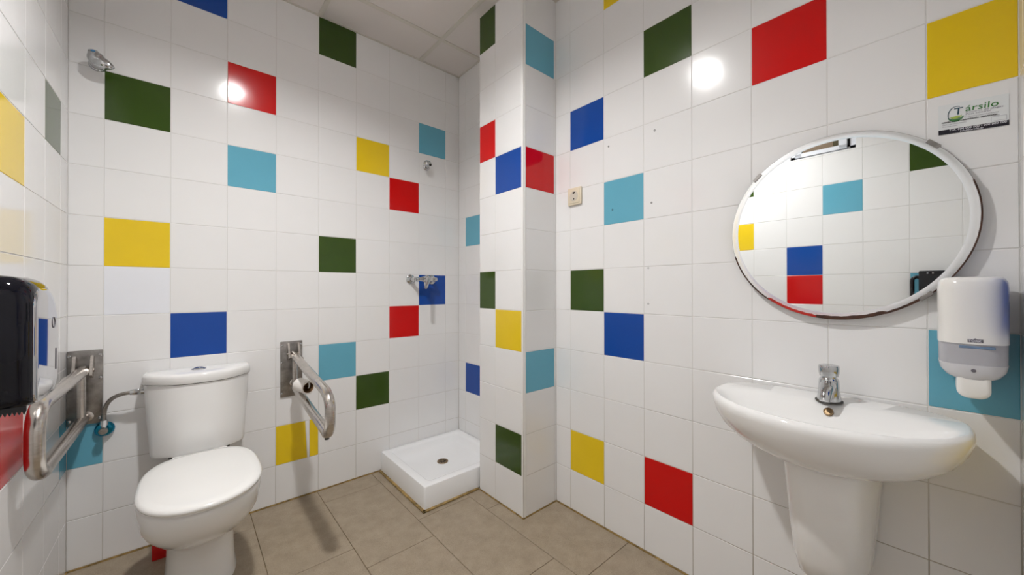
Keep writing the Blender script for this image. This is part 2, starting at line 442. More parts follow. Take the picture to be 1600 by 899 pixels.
# ceiling: lay-in panels in a T-bar grid
ce = tag(MB().box(XL - 0.6, XR + 0.6, YN - 0.6, 0.6, ZC + 0.12, ZC + 0.4).build('ceiling', PLASTER, smooth=0), 'suspended ceiling of white lay-in panels in a cream grid', 'ceiling', kind='structure')
cxs = [XL, 1.0, 4.02, 7.03, XR]; cys = [0.0, -1.36, -4.36, -7.36, -10.36, YN]
for i in range(4):
    for j in range(5):
        MB().box(cxs[i] + 0.02, cxs[i + 1] - 0.02, cys[j + 1] + 0.02, cys[j] - 0.02, ZC + 0.005, ZC + 0.1).build('panel', PLASTER, ce, smooth=0)
for x in cxs[1:-1]: MB().box(x - 0.06, x + 0.06, YN, 0, ZC - 0.02, ZC + 0.06).build('grid_bar', TBARM, ce, smooth=0)
for y in cys[1:-1]: MB().box(XL, XR, y - 0.06, y + 0.06, ZC - 0.019, ZC + 0.06).build('grid_bar', TBARM, ce, smooth=0)
for x0, x1, y0, y1 in ((XL, XR, -0.06, 0), (XL, XL + 0.06, YN, 0), (XR - 0.06, XR, YN, 0), (XL, XR, YN, YN + 0.06)):
    MB().box(x0, x1, y0, y1, ZC - 0.01, ZC + 0.02).build('edge_angle', TBARM, ce, smooth=0)

# window in the left wall (seen in the mirror): outer frame, tilted-in sash, pane
wi = tag(MB().box(XL - 0.55, XL - 0.05, WY0, WY0 + 0.14, WZ0, WZ1).box(XL - 0.55, XL - 0.05, WY1 - 0.14, WY1, WZ0, WZ1)
         .box(XL - 0.55, XL - 0.05, WY0, WY1, WZ0, WZ0 + 0.1).box(XL - 0.55, XL - 0.05, WY0, WY1, WZ1 - 0.12, WZ1).build('window_1', PVC, smooth=0),
         'high white plastic hopper window tilted open, seen in the mirror', 'window', kind='structure')
tilt = Matrix.Translation((XL - 0.1, 0, WZ0 + 0.1)) @ Matrix.Rotation(math.radians(3.5), 4, 'Y') @ Matrix.Translation((-(XL - 0.1), 0, -(WZ0 + 0.1)))
a0, a1, z0, z1 = WY0 + 0.2, WY1 - 0.12, WZ0 + 0.03, WZ1 - 0.1
sb = MB()
for b in ((a0, a0 + 0.22, z0, z1), (a1 - 0.2, a1, z0, z1), (a0, a1, z0, z0 + 0.15), (a0, a1, z1 - 0.2, z1)):
    sb.box(XL - 0.16, XL + 0.03, b[0], b[1], b[2], b[3], 0.015, 1, tilt)
sash = tag(sb.build('sash', PVC, wi, smooth=30), 'sash tilted into the room')
MB().box(XL - 0.02, XL + 0.02, a0 + 0.2, a1 - 0.18, z0 + 0.13, z1 - 0.18, 0, 1, tilt).build('pane', GLASS, sash, smooth=0)
tag(MB().box(XL - 0.3, XL - 0.04, WY0 + 0.14, WY0 + 0.19, WZ0 + 0.08, WZ1 - 0.1).box(XL - 0.3, XL - 0.04, WY1 - 0.17, WY1 - 0.13, WZ0 + 0.1, WZ1 - 0.1)
    .box(XL - 0.3, XL - 0.04, WY0 + 0.14, WY1 - 0.14, WZ0 + 0.08, WZ0 + 0.12).build('gasket', GASKET, wi, smooth=0), 'black rubber gasket')
wo = tag(MB().box(XL - 6.5, XL - 6.0, WY0 - 9, WY1 + 9, -1, 15).build('wall_outside', BEIGEW, smooth=0), 'beige wall outside, seen through the high window in the mirror', 'wall', kind='structure')
tag(MB().box(XL - 6.0, XL - 5.9, WY0 - 8.9, -8.1, -1, 15).build('dark_panel', OLIVE, wo, smooth=0), 'olive-brown panel')

# ---------------------------------------------------------------- ceiling downlight (above the frame)
LX, LY = 2.55, -6.02
dl = thing('ceiling_downlight', (LX, LY, ZC), 'round downlight with an added white drum shade, on the ceiling above the middle of the room', 'lamp')
MB().lathe([(0.0, 0.47), (-0.25, 0.47), (-0.26, 0.45), (-0.26, 0.415), (-0.25, 0.40), (-0.04, 0.38), (-0.03, 0.30)], (LX, LY, ZC), (0, 0, 1), 48, True, False).build('drum', WHITEP, dl)  # unseen drum added to cut the lamp's light on the upper walls
MB().lathe([(-0.05, 0.30), (-0.048, 0.30)], (LX, LY, ZC), (0, 0, 1), 40).build('diffuser', LAMP, dl)

# ---------------------------------------------------------------- shower tray
tx0, tx1, ty0, ty1, tz = 5.73, 8.525, -2.775, -0.012, 0.60
def rrect(x0, x1, y0, y1, r, z, n=6):
    out = []
    for cx, cy, a in ((x1 - r, y1 - r, 0), (x0 + r, y1 - r, 90), (x0 + r, y0 + r, 180), (x1 - r, y0 + r, 270)):
        for i in range(n + 1):
            t = math.radians(a + 90 * i / n); out.append(Vector((cx + r * math.cos(t), cy + r * math.sin(t), z)))
    return out
tr = thing('shower_tray', ((tx0 + tx1) / 2, (ty0 + ty1) / 2, 0), 'square white shower tray in the corner beside the tiled pillar', 'shower tray')
ins = lambda d, r, z: rrect(tx0 + d, tx1 - d, ty0 + d, ty1 - d, r, z)
MB().loft([ins(0, .05, 0.035), ins(0, .05, tz - .04), ins(.012, .05, tz - .012), ins(.04, .06, tz), ins(.2, .12, tz), ins(.235, .13, tz - .015), ins(.27, .15, tz - .06),
           ins(.34, .2, tz - .2), ins(.42, .24, tz - .235), ins(.9, .3, tz - .26), ins(1.28, .1, tz - .272)], False, True).build('basin', ACRYL, tr)
sl = MB()
sl.box(tx0 - 0.065, tx0 + 0.02, ty0 - 0.065, ty1, 0.0, 0.042, 0.012, 1).box(tx0 - 0.065, XP - 0.02, ty0 - 0.065, ty0 + 0.02, 0, 0.042, 0.012, 1)
tag(sl.build('sealant_joint', SEAL, tr), 'yellow-brown sealant along the foot of the tray')
dr = tag(MB().lathe([(0, .165), (0.022, .165), (0.026, .15), (0.02, .125), (0.02, .02)], (7.1, -1.33, tz - .275), (0, 0, 1), 28).build('drain', BRONZE, tr), 'tarnished metal drain')
gd = MB()
for k in range(8):
    a = k * math.pi / 4
    gd.box(-.013, .013, .04, .115, .021, .0245, 0, 1, Matrix.Translation((7.1, -1.33, tz - .275)) @ Matrix.Rotation(a, 4, 'Z'))
tag(gd.build('drain_slots', HOLE, dr, smooth=0), 'dark slots of the drain')

# ---------------------------------------------------------------- toilet
XC = 1.50
NR = 48
def egg(hw, ym, yf, yb, z, pf=2.15, pb=3.2, dx=0.0):
    out = []
    for i in range(NR):
        t = 2 * math.pi * i / NR; c, s = math.cos(t), math.sin(t)
        p = pf if s < 0 else pb
        x = XC + dx + hw * math.copysign(abs(c) ** (2 / p), c)
        y = ym + (ym - yf) * -abs(s) ** (2 / p) if s < 0 else ym + (yb - ym) * abs(s) ** (2 / p)
        out.append(Vector((x, y, z)))
    return out
to = thing('toilet', (XC, -1.6, 0), 'white close-coupled toilet with its lid down, standing against the back wall', 'toilet')
MB().loft([egg(.55, -1.55, -2.44, -.95, 0.0, 2.6, 3.5), egg(.555, -1.55, -2.45, -.95, .03, 2.6, 3.5), egg(.525, -1.5, -2.38, -.9, .15, 2.6, 3.5), egg(.51, -1.5, -2.36, -.85, .58, 2.5, 3.5), egg(.515, -1.5, -2.40, -.8, .84, 2.4, 3.5),
           egg(.54, -1.6, -2.50, -.7, .97, 2.3, 3.2), egg(.60, -1.8, -2.72, -.55, 1.08, 2.2, 3), egg(.685, -2.1, -2.98, -.42, 1.22, 2.15, 2.8), egg(.765, -2.3, -3.24, -.6, 1.41, 2.1, 2.3), egg(.82, -2.45, -3.47, -.75, 1.62, 2.1, 2.1),
           egg(.845, -2.5, -3.60, -.85, 1.83, 2.1, 2.0), egg(.85, -2.52, -3.65, -.9, 1.98, 2.1, 1.95), egg(.835, -2.52, -3.63, -.92, 2.045, 2.1, 1.95), egg(.80, -2.5, -3.58, -.96, 2.06, 2.1, 1.95)],
          True, True).build('bowl', PORC, to, 60)
MB().loft([egg(.80, -2.55, -3.62, -1.25, 2.06), egg(.825, -2.55, -3.66, -1.23, 2.07), egg(.825, -2.55, -3.66, -1.23, 2.10), egg(.80, -2.55, -3.62, -1.25, 2.105)]).build('seat', SEATM, to, 60)
MB().loft([egg(.80, -2.6, -3.69, -1.22, 2.11), egg(.848, -2.6, -3.73, -1.205, 2.12), egg(.86, -2.6, -3.745, -1.2, 2.15), egg(.85, -2.6, -3.735, -1.205, 2.185), egg(.81, -2.6, -3.69, -1.24, 2.205), egg(.70, -2.6, -3.55, -1.36, 2.215),
           egg(.35, -2.6, -3.1, -2.0, 2.225)], True, True, ).build('lid', SEATM, to, 60)
for sx in (-.33, .33):
    MB().lathe([(-.1, .07), (.1, .07)], (XC + sx, -1.2, 2.12), (1, 0, 0), 16).build('hinge', SEATM, to)
# cistern: curved front, flat back
def tankring(hw, yf, z, yb=-.02, side=.42):
    out = []
    n = 24
    for i in range(n + 1):                   # curved front from left to right
        s = -1 + 2 * i / n
        y = -side + (yf + side) * (1 - abs(s) ** 2.6)
        out.append(Vector((XC + hw * s, y, z)))
    out += [Vector((XC + hw * 0.995, yb - .1, z)), Vector((XC + hw * .96, yb, z)), Vector((XC - hw * .96, yb, z)), Vector((XC - hw * .995, yb - .1, z))]
    return out
MB().loft([tankring(.66, -.85, 2.055, side=.6), tankring(.755, -.93, 2.085, side=.62), tankring(.785, -.955, 2.15, side=.6), tankring(.82, -.95, 2.6, side=.5), tankring(.87, -.93, 3.2, side=.42), tankring(.885, -.92, 3.5, side=.4), tankring(.885, -.92, 3.545, side=.4)]).build('cistern', PORC, to, 50)
MB().loft([tankring(.88, -.91, 3.54, side=.38), tankring(.88, -.91, 3.565, side=.38)]).build('lid_gap', DARKGAP, to, 50)
MB().loft([tankring(.905, -.945, 3.56, side=.4), tankring(.915, -.955, 3.575, side=.4), tankring(.918, -.96, 3.70, side=.4), tankring(.905, -.945, 3.745, side=.39), tankring(.87, -.91, 3.765, yb=-.05, side=.37), tankring(.6, -.68, 3.775, yb=-.15, side=.3)]).build('cistern_lid', PORC, to, 60)
tag(MB().lathe([(-.005, .13), (.012, .13), (.02, .118), (.016, .105), (.03, .09), (.045, .06), (.05, .02)], (XC - .02, -.45, 3.772), (0, 0, 1), 28).build('flush_button', CHROME, to), 'chrome flush button')
tag(MB().lathe([(-.06, .06), (.05, .06), (.05, .04)], (.62, -.35, 3.42), (-1, 0, 0), 12).build('inlet_nut', CHROME, to), 'chrome inlet nut')
MB().box(XC - .52, XC + .52, -1.3, -.1, 1.55, 2.035, .08, 3).build('cistern_shelf', PORC, to)
MB().box(XC - .5, XC + .5, -.85, -.12, 2.03, 2.075).build('tank_gasket', DARKGAP, to)

# water supply
va = thing('angle_valve', (.02, 0, 2.73), 'small chrome stop valve with a blue rosette and braided hose, left of the toilet', 'valve')
tag(MB().lathe([(.0, .147), (.03, .143), (.06, .12), (.065, .06)], (.03, -.042, 2.70), (0, -1, 0), 26).build('rosette', BLUECHROME, va), 'blue rosette')
MB().tube([(.03, -.04, 2.70), (.03, -.2, 2.70)], .05, 14).lathe([(0, .06), (.05, .07), (.09, .06), (.095, .03)], (.03, -.18, 2.70), (0, -1, 0), 14).build('valve_body', BRAID, va)
MB().lathe([(0, .04), (.07, .04), (.07, .058), (.17, .058), (.17, .04)], (.03, -.15, 2.73), (0, 0, 1), 8).build('nut', CHROME, va)
hp = bez((.03, -.15, 2.9), (.02, -.17, 3.3), (.17, -.34, 3.44), (.50, -.35, 3.425), 18)
MB().tube(hp, .037, 10).build('braided_hose', BRAID, va)
MB().lathe([(-.09, .05), (-.04, .06), (.04, .06), (.06, .05)], (.50, -.35, 3.424), (1, 0, 0), 8).build('nut', CHROME, va)

# red box on the floor behind the toilet foot
rb = thing('red_box', (.88, -.57, 0), 'small red plastic box on the floor behind the toilet foot', 'box')
MB().box(.755, 1.0, -.68, -.46, 0.0, .36, .015, 2).build('box_body', REDP, rb)
MB().box(.745, 1.01, -.69, -.45, .36, .41, .012, 2).build('box_lid', REDP, rb)

# ---------------------------------------------------------------- grab rails
def grab_rail(xc, ztop, zbot, plate, droop, yend, label, strut_side):
    t = thing('grab_rail', (xc, 0, ztop), label, 'grab rail', 'fold-down grab rails beside the toilet')
    x0, x1, z0, z1 = plate
    MB().box(x0, x1, -.04, -.004, z0, z1, .012, 2).build('wall_plate', PLATE, t)
    for sx, sz in ((.07, .07), (.93, .07), (.07, .93), (.93, .93), (.93, .62), (.07, .62)):
        px, pz = x0 + (x1 - x0) * sx, z0 + (z1 - z0) * sz
        MB().lathe([(0, .028), (.012, .028), (.018, .015)], (px, -.038, pz), (0, -1, 0), 12).build('screw', CHROME, t)
    sl = math.tan(droop); r = .097
    zf = lambda z, y: z + y * sl                         # y is negative: rail hangs lower further out
    rad = (ztop - zbot) / 2
    ya = yend + rad * 1.0
    cz = lambda y: zf((ztop + zbot) / 2, y)
    path = [Vector((xc, y, zf(ztop, y))) for y in (-.16, -.8, -1.6, -2.4)] 
    # rounded corners, straight end piece
    rc_ = rad * .72
    ye = yend
    path += [Vector((xc, ye + rc_, zf(ztop, ye + rc_)))]
    path += arc((xc, ye + rc_, zf(ztop, ye) - rc_), (0, 0, 1), (0, -1, 0), rc_, 0.25, math.pi / 2, 7)
    path += arc((xc, ye + rc_, zf(zbot, ye) + rc_), (0, -1, 0), (0, 0, -1), rc_, 0, math.pi / 2 - .25, 7)
    path += [Vector((xc, y, zf(zbot, y))) for y in (ye + rc_, -2.2, -1.2, -.34)]
    MB().tube(path, r, 18).build('rail', STEEL, t)
    MB().tube([(xc + .03, -.03, zf(zbot, 0) + .02), (xc + .02, -.42, zf(zbot, -.36) + .01)], .062, 14).lathe([(0, .1), (.02, .1), (.03, .07)], (xc + .03, -.038, zf(zbot, 0) + .02), (0, -1, 0), 18).build('rest_stub', STEEL, t)
    MB().tube([(xc, -.33, zf(ztop, -.33) - .02), (xc, -.34, zf(zbot, -.34) - .01)], .06, 14).build('strut', STEEL, t)
    for sx in (-.115, .115):
        m = Matrix.Translation((xc + sx, -.1, ztop + .08)) @ Matrix.Rotation(math.radians(-24), 4, 'X')
        MB().box(-.024, .024, -.15, .03, -.24, .17, .006, 1, m).build('hinge_bracket', STEEL, t)
    MB().tube([(xc - .15, -.16, ztop), (xc + .15, -.16, ztop)], .035, 12).build('hinge_pin', STEEL, t)
    MB().lathe([(0, .05), (.05, .05), (.06, .035), (.12, .035)], (xc - strut_side * .2, -.04, ztop - .16), (0, -1, 0), 12).build('latch', STEEL, t)
    if strut_side < 0: tag(MB().lathe([(0, .04), (.03, .045), (.035, .03)], (xc, ye + rc_ * .75, zf(zbot, ye + rc_ * .75) - r - .005), (0, 0, -1), 14).build('stop_bumper', DARKGAP, t), 'dark rubber stop under the bend')
    return t
grab_rail(-.245, 3.93, 2.98, (-.475, .0, 2.84, 4.315), 0.0, -3.26, 'level steel fold-down grab rail on the back wall, left of the toilet', 1)
grab_rail(3.37, 3.85, 3.06, (3.095, 3.60, 2.73, 4.17), math.radians(6.6), -3.42, 'sagging steel grab rail holding an empty paper roll, right of the toilet', -1)
# paper roll on the right rail
pr_ = thing('toilet_roll', (3.36, -1.25, 3.1), 'nearly empty toilet roll hung on the right grab rail', 'toilet roll')
ax = Vector((.30, -1, -.06)).normalized(); oo = Vector((3.34, -.95, 3.215))
MB().lathe([(0, .135), (.005, .158), (.40, .158), (.40, .122), (.0, .122)], oo, ax, 28, False, False).build('paper', PAPER, pr_)
tag(MB().lathe([(.01, .122), (.405, .124), (.405, .116), (.12, .114), (.12, .01)], oo, ax, 28, False, True).build('cardboard_core', CARDBOARD, pr_), 'brown cardboard core')
tag(MB().tube([oo + ax * .1, oo + ax * .40, oo + ax * .42 + Vector((0, 0, .05)), oo + ax * .43 + Vector((0, 0, .16))], .022, 8).build('hook', CHROME, pr_), 'steel hook through the roll')

# ---------------------------------------------------------------- jumbo paper dispenser (left wall)
jy0, jy1, jz0, jz1, jx = -5.42, -4.275, 4.37, 5.665, .14
def jring(x, d, r=.5, rb=.26):
    y0, y1, z0, z1 = jy0 + d, jy1 - d, jz0 + d * .15, jz1 - d
    out = []
    for cy, cz, rr, a in ((y1 - r, z1 - r, r, 0), (y0 + .2, z1 - .2, .2, 90), (y0 + .1, z0 + .1, .1, 180), (y1 - rb, z0 + rb, rb, 270)):
        for i in range(9):
            t = math.radians(a + 90 * i / 8); out.append(Vector((x, cy + rr * math.cos(t), cz + rr * math.sin(t))))
    return out
jd = thing('paper_dispenser', (XL, -4.85, 4.95), 'black smoked jumbo paper dispenser with a toothed lower edge, on the left wall', 'dispenser')
MB().loft([jring(XL + .005, .05), jring(XL + .06, .05)]).build('back_plate', BLACKP, jd)
MB().loft([jring(XL + .05, .0), jring(jx - .24, .0), jring(jx - .15, .012), jring(jx - .08, .04), jring(jx - .03, .085), jring(jx - .006, .14)]).build('cover', SMOKE, jd, 60)
MB().loft([jring(jx - .014, .125), jring(jx, .135), jring(jx + .006, .15), jring(jx + .010, .19)]).build('front_panel', SMOKEF, jd, 60)
MB().lathe([(-.002, .062), (.003, .062), (.003, .053), (-.002, .053)], (jx + .0105, -4.66, 5.16), (1, 0, 0), 24, False, False).build('sight_ring', GREYINK, jd)
MB().box(jx + .008, jx + .0135, -4.555, -4.545, 4.62, 4.86).build('latch_slot', GREYINK, jd)
tb = MB()
nt = 20
for side, ya in ((0, jy0 + .03),):
    for k in range(nt):
        x = XL + .03 + k * (.56 / nt); w = .56 / nt
        tb.add([(x, ya, jz0 + .03), (x + w, ya, jz0 + .03), (x + w, ya, jz0 - .012), (x + w * .5, ya, jz0 - .05), (x, ya, jz0 - .012),
                (x, ya + .02, jz0 + .03), (x + w, ya + .02, jz0 + .03), (x + w, ya + .02, jz0 - .012), (x + w * .5, ya + .02, jz0 - .05), (x, ya + .02, jz0 - .012)],
               [[0, 1, 2, 3, 4], [9, 8, 7, 6, 5], [0, 5, 6, 1], [1, 6, 7, 2], [2, 7, 8, 3], [3, 8, 9, 4], [4, 9, 5, 0]])
tag(tb.build('tear_edge', BLACKP, jd, smooth=0), 'black serrated tear edge')

# ---------------------------------------------------------------- black wall box seen only in the mirror
bx = thing('black_wall_box', (XL, -11.25, 5.6), 'black wall box with a looped tube, seen in the mirror', 'wall box')
MB().box(XL + .01, XL + .45, -11.72, -10.83, 5.45, 6.04, .03, 2).build('box_body', BLACKP, bx)
tag(MB().box(XL + .01, XL + .3, -11.7, -10.83, 5.28, 5.44, .02, 2).build('tray', FROSTL, bx), 'pale grey strip under the box')
MB().box(XL + .01, XL + .2, -11.7, -10.83, 4.9, 5.27, .02, 2).build('lower_box', BLACKP, bx)
MB().tube([(XL + .2, -10.86, 5.84), (XL + .2, -10.8, 5.87)] + arc((XL + .2, -10.8, 5.77), (0, 0, 1), (0, 1, 0), .1, 0, math.pi / 2, 6) + [(XL + .2, -10.70, 5.4), (XL + .2, -10.70, 5.0)], .045, 12).build('hose', BLACKP, bx)
for y in (-11.0, -11.1): tag(MB().lathe([(0, .02), (.01, .02)], (XL + .45, y, 5.97), (1, 0, 0), 10).build('screw', CHROME, bx), 'bright screw')

# ---------------------------------------------------------------- chrome fittings on the back wall
# push valve high on the left
vx, vz = -.09, 10.07
pv = thing('wall_tap', (vx, 0, vz), 'chrome wall tap with a blue dot, high on the back wall at the left corner', 'tap')
MB().lathe([(0, .135), (.03, .13), (.05, .11), (.2, .11), (.24, .10), (.25, .07)], (vx, 0, vz), (0, -1, 0), 24).build('tap_body', CHROME, pv)
MB().lathe([(0, .08), (.02, .12), (.08, .13), (.14, .11), (.17, .07), (.18, .02)], (vx + .01, -.235, vz), (.12, -1, 0), 24).build('handle', CHROME, pv)
MB().lathe([(0, .115), (.09, .12), (.17, .095), (.24, .055), (.28, .025), (.285, .01)], (vx + .01, -.29, vz - .03), (.88, -.3, -.32), 24).build('lever', CHROME, pv, 60)
MB().lathe([(0, .09), (.07, .08), (.105, .07), (.11, .02)], (vx - .01, -.29, vz + .035), (-.1, -.72, .68), 22).build('top_boss', CHROME, pv)
tag(MB().lathe([(0, .034), (.008, .032)], Vector((vx - .01, -.29, vz + .035)) + Vector((-.1, -.72, .68)).normalized() * .109, (-.1, -.72, .68), 16).build('blue_dot', BLUEDOT, pv), 'blue dot')

# shower head holder
hx, hz = 7.20, 9.60
sh = thing('shower_holder', (hx, 0, hz), 'small chrome shower holder on the back wall under a light blue tile', 'shower holder')
MB().lathe([(0, .115), (.03, .11), (.055, .08)], (hx + .06, 0, hz - .02), (0, -1, 0), 22).build('rosette', CHROME, sh)
MB().tube([(hx + .06, -.03, hz - .02), (hx, -.2, hz - .0), (hx - .05, -.3, hz + .01)], .06, 14).build('stem', CHROME, sh)
MB().lathe([(-.14, .03), (-.12, .07), (-.04, .105), (.06, .105), (.12, .08), (.14, .03)], (hx - .05, -.30, hz - .0), (-.85, -.4, -.25), 22).build('clip', CHROME, sh)
tag(MB().lathe([(0, .042), (.006, .042)], (hx - .0, -.40, hz - .055), (.2, -.8, -.5), 14).build('clip_hole', HOLE, sh), 'dark hole of the clip')

# shower mixer
mx_, mz = 6.70, 5.845
sm = thing('shower_mixer', (7.05, 0, mz), 'chrome lever shower mixer on the back wall beside a dark blue tile', 'tap')
for x in (mx_, mx_ + .75):
    MB().lathe([(0, .155), (.03, .15), (.07, .1), (.075, .06)], (x, 0, mz), (0, -1, 0), 24).build('rosette', CHROME, sm)
    MB().tube([(x, -.04, mz), (x, -.2, mz), (x + (.04 if x < 7 else -.04), -.3, mz)], .062, 12).build('inlet', CHROME, sm)
MB().lathe([(0, .05), (.02, .075), (.12, .075), (.14, .06), (.2, .065), (.32, .095), (.48, .1), (.6, .075), (.62, .06), (.72, .075), (.78, .06), (.8, .03)], (mx_ - .02, -.34, mz), (1, 0, 0), 20).build('mixer_body', CHROME, sm)
MB().lathe([(0, .1), (.12, .105), (.18, .08), (.2, .04)], (mx_ + .36, -.36, mz), (0, -1, .25), 20).build('cartridge', CHROME, sm)
MB().tube([(mx_ + .36, -.5, mz + .03), (mx_ + .30, -.62, mz - .03), (mx_ + .17, -.78, mz - .2), (mx_ + .1, -.84, mz - .28)], [.075, .065, .05, .045], 12).build('lever', CHROME, sm)
MB().lathe([(0, .05), (.08, .05), (.08, .04), (.14, .04)], (mx_ + .36, -.34, mz - .08), (0, 0, -1), 12).build('outlet', CHROME, sm)

# ---------------------------------------------------------------- socket
so = thing('wall_socket', (XR, -5.265, 7.83), 'square cream power socket on the right wall beside the pillar', 'socket')
MB().box(XR - .055, XR - .002, -5.475, -5.055, 7.61, 8.045, .018, 2).build('cover_plate', CREAM, so)
MB().box(XR - .066, XR - .05, -5.43, -5.10, 7.655, 8.0, .01, 2).build('centre_plate', CREAM, so)
MB().lathe([(.0, .125), (.004, .125), (.004, .1), (-.035, .095), (-.035, .01)], (XR - .066, -5.265, 7.83), (-1, 0, 0), 28, False, True).build('well_ring', CREAMD, so)
tag(MB().lathe([(0, .098), (.003, .098)], (XR - .0665, -5.265, 7.83), (-1, 0, 0), 28).build('well', CREAMD, so), 'recessed round well')
for z in (7.80 - .04, 7.80 + .1):
    tag(MB().lathe([(0, .018), (.004, .018)], (XR - .0695, -5.265, z), (-1, 0, 0), 10).build('pin_hole', HOLE, so), 'dark pin hole')
tag(MB().box(XR - .074, XR - .068, -5.3, -5.23, 7.895, 7.93).build('earth_clip', HOLE, so, smooth=0), 'dark earth clip')

# ---------------------------------------------------------------- round mirror
my, mzc, mr_ = -10.18, 6.44, 1.36
XM = 8.44
mi = thing('round_mirror', (XR, my, mzc), 'large round frameless mirror on the right wall above the washbasin', 'mirror')
MB().lathe([(0, mr_ - .02), (.07, mr_ - .02)], (XM + .012, my, mzc), (1, 0, 0), 96).build('backing', MIRBACK, mi)
MB().lathe([(.012, mr_), (.003, mr_), (0.0, mr_ - .006)], (XM, my, mzc), (1, 0, 0), 128, True, False).build('glass_edge', MIRBACK, mi)
MB().lathe([(-.008, mr_ - .095), (-.008, .05)], (XM, my, mzc), (1, 0, 0), 128, False, True).build('glass', MIRROR, mi, 0)
MB().lathe([(.002, mr_ - .004), (-.004, mr_ - .004), (-.008, mr_ - .094), (-.0075, mr_ - .096)], (XM, my, mzc), (1, 0, 0), 160, False, False).build('ground_border', MIRRORB, mi, 20)
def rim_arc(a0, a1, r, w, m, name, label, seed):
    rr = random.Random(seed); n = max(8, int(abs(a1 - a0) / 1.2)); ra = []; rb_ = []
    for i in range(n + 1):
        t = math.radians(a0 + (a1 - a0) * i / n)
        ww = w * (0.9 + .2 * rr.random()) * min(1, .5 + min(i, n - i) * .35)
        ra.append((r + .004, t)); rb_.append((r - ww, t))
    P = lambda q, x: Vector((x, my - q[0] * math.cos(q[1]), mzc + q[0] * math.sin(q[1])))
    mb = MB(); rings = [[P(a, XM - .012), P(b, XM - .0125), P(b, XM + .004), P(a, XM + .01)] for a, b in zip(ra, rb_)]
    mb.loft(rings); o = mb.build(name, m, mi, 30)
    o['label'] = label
rim_arc(-128, -99, mr_ - .008, .034, REDRIM, 'rim_strip', 'red stretch of the mirror edge', 1)  # thin red strip laid along the lower left of the rim
rim_arc(-100, -66, mr_ - .004, .045, BROWNRIM, 'rim_strip', 'dark brown strip on the edge of the mirror', 2)  # from here on, dark brown strips of uneven width along the rim
rim_arc(-67, -49, mr_, .026, BROWNRIM, 'rim_strip', 'dark brown strip on the edge of the mirror', 3)
rim_arc(-49, 18, mr_, .012, BROWNRIM, 'rim_strip', 'dark brown strip on the edge of the mirror', 4)
rim_arc(-165, -127, mr_, .014, BROWNRIM, 'rim_strip', 'dark brown strip on the edge of the mirror', 5)
for adeg in (136, 44, -48):
    t = math.radians(adeg)
    m = Matrix.Translation((XM, my - (mr_ - .005) * math.cos(t), mzc + (mr_ - .005) * math.sin(t))) @ Matrix.Rotation(-(t - math.pi / 2), 4, 'X')
    MB().box(-.02, .095, -.075, .075, -.03, .022, .006, 1, m).build('clip', PLATE, mi)

# ---------------------------------------------------------------- washbasin
SY = -10.12
NB = 72
def basin_ring(cx, af, ab, ay, z, pf=2.0, pb=3.4):
    """outline with separate reach to the front (af) and to the wall (ab), half width ay"""
    out = []
    for i in range(NB):
        t = 2 * math.pi * i / NB; c, s = math.cos(t), math.sin(t)
        p, a = (pf, af) if c < 0 else (pb, ab)
        out.append(Vector((cx + a * math.copysign(abs(c) ** (2 / p), c), SY + ay * math.copysign(abs(s) ** (2 / p), s), z)))
    return out
ws = thing('washbasin', (XR, SY, 3.5), 'white oval porcelain washbasin on a half pedestal under the round mirror', 'washbasin')
WB = XR - .012
def outer(af, ay, z, cx=7.85): return basin_ring(cx, af, WB - cx, ay, z)
MB().loft([outer(.30, .40, 3.14), outer(.42, .50, 3.15), outer(.56, .64, 3.20), outer(.74, .85, 3.285), outer(.91, 1.06, 3.40), outer(1.04, 1.21, 3.54), outer(1.12, 1.295, 3.69), outer(1.155, 1.332, 3.81), outer(1.162, 1.34, 3.865), outer(1.15, 1.333, 3.91),
           outer(1.12, 1.31, 3.94), outer(1.09, 1.285, 3.947), basin_ring(7.64, .84, .47, 1.245, 3.94, 2.0, 2.6), basin_ring(7.62, .80, .40, 1.21, 3.92, 2.0, 2.5), basin_ring(7.6, .75, .33, 1.15, 3.87, 2.0, 2.4), basin_ring(7.57, .66, .27, 1.05, 3.76, 2.0, 2.3),
           basin_ring(7.53, .54, .20, .88, 3.63, 2.0, 2.2), basin_ring(7.48, .40, .14, .62, 3.53, 2, 2), basin_ring(7.42, .2, .1, .3, 3.47, 2, 2), basin_ring(7.40, .06, .06, .08, 3.455, 2, 2)],
          True, True).build('basin', PORC, ws, 70)
tag(MB().lathe([(-.03, .056), (.01, .056), (.014, .044), (.004, .04), (.004, .01)], (7.885, -10.19, 3.845), (-.80, 0, .60), 20).build('overflow_ring', BRONZE, ws), 'brass overflow ring')
tag(MB().lathe([(0, .1), (.01, .1), (.014, .08)], (7.40, SY, 3.46), (0, 0, 1), 22).build('drain', CHROME, ws), 'chrome drain')
# half pedestal
def ped(z, reach, hw, p=3.6):
    out = []
    n = 28
    for i in range(n + 1):
        t = math.pi * i / n
        out.append(Vector((XR - .012 - reach * abs(math.sin(t)) ** (2 / p), -10.18 + hw * math.copysign(abs(math.cos(t)) ** (2 / p), math.cos(t)), z)))
    return out
MB().loft([ped(1.45, .55, .22), ped(1.48, .70, .30), ped(1.6, .86, .38), ped(1.85, .96, .42), ped(2.3, 1.05, .455), ped(2.8, 1.11, .49), ped(3.1, 1.14, .515), ped(3.32, 1.14, .53)]).build('half_pedestal', PORC, ws, 50)

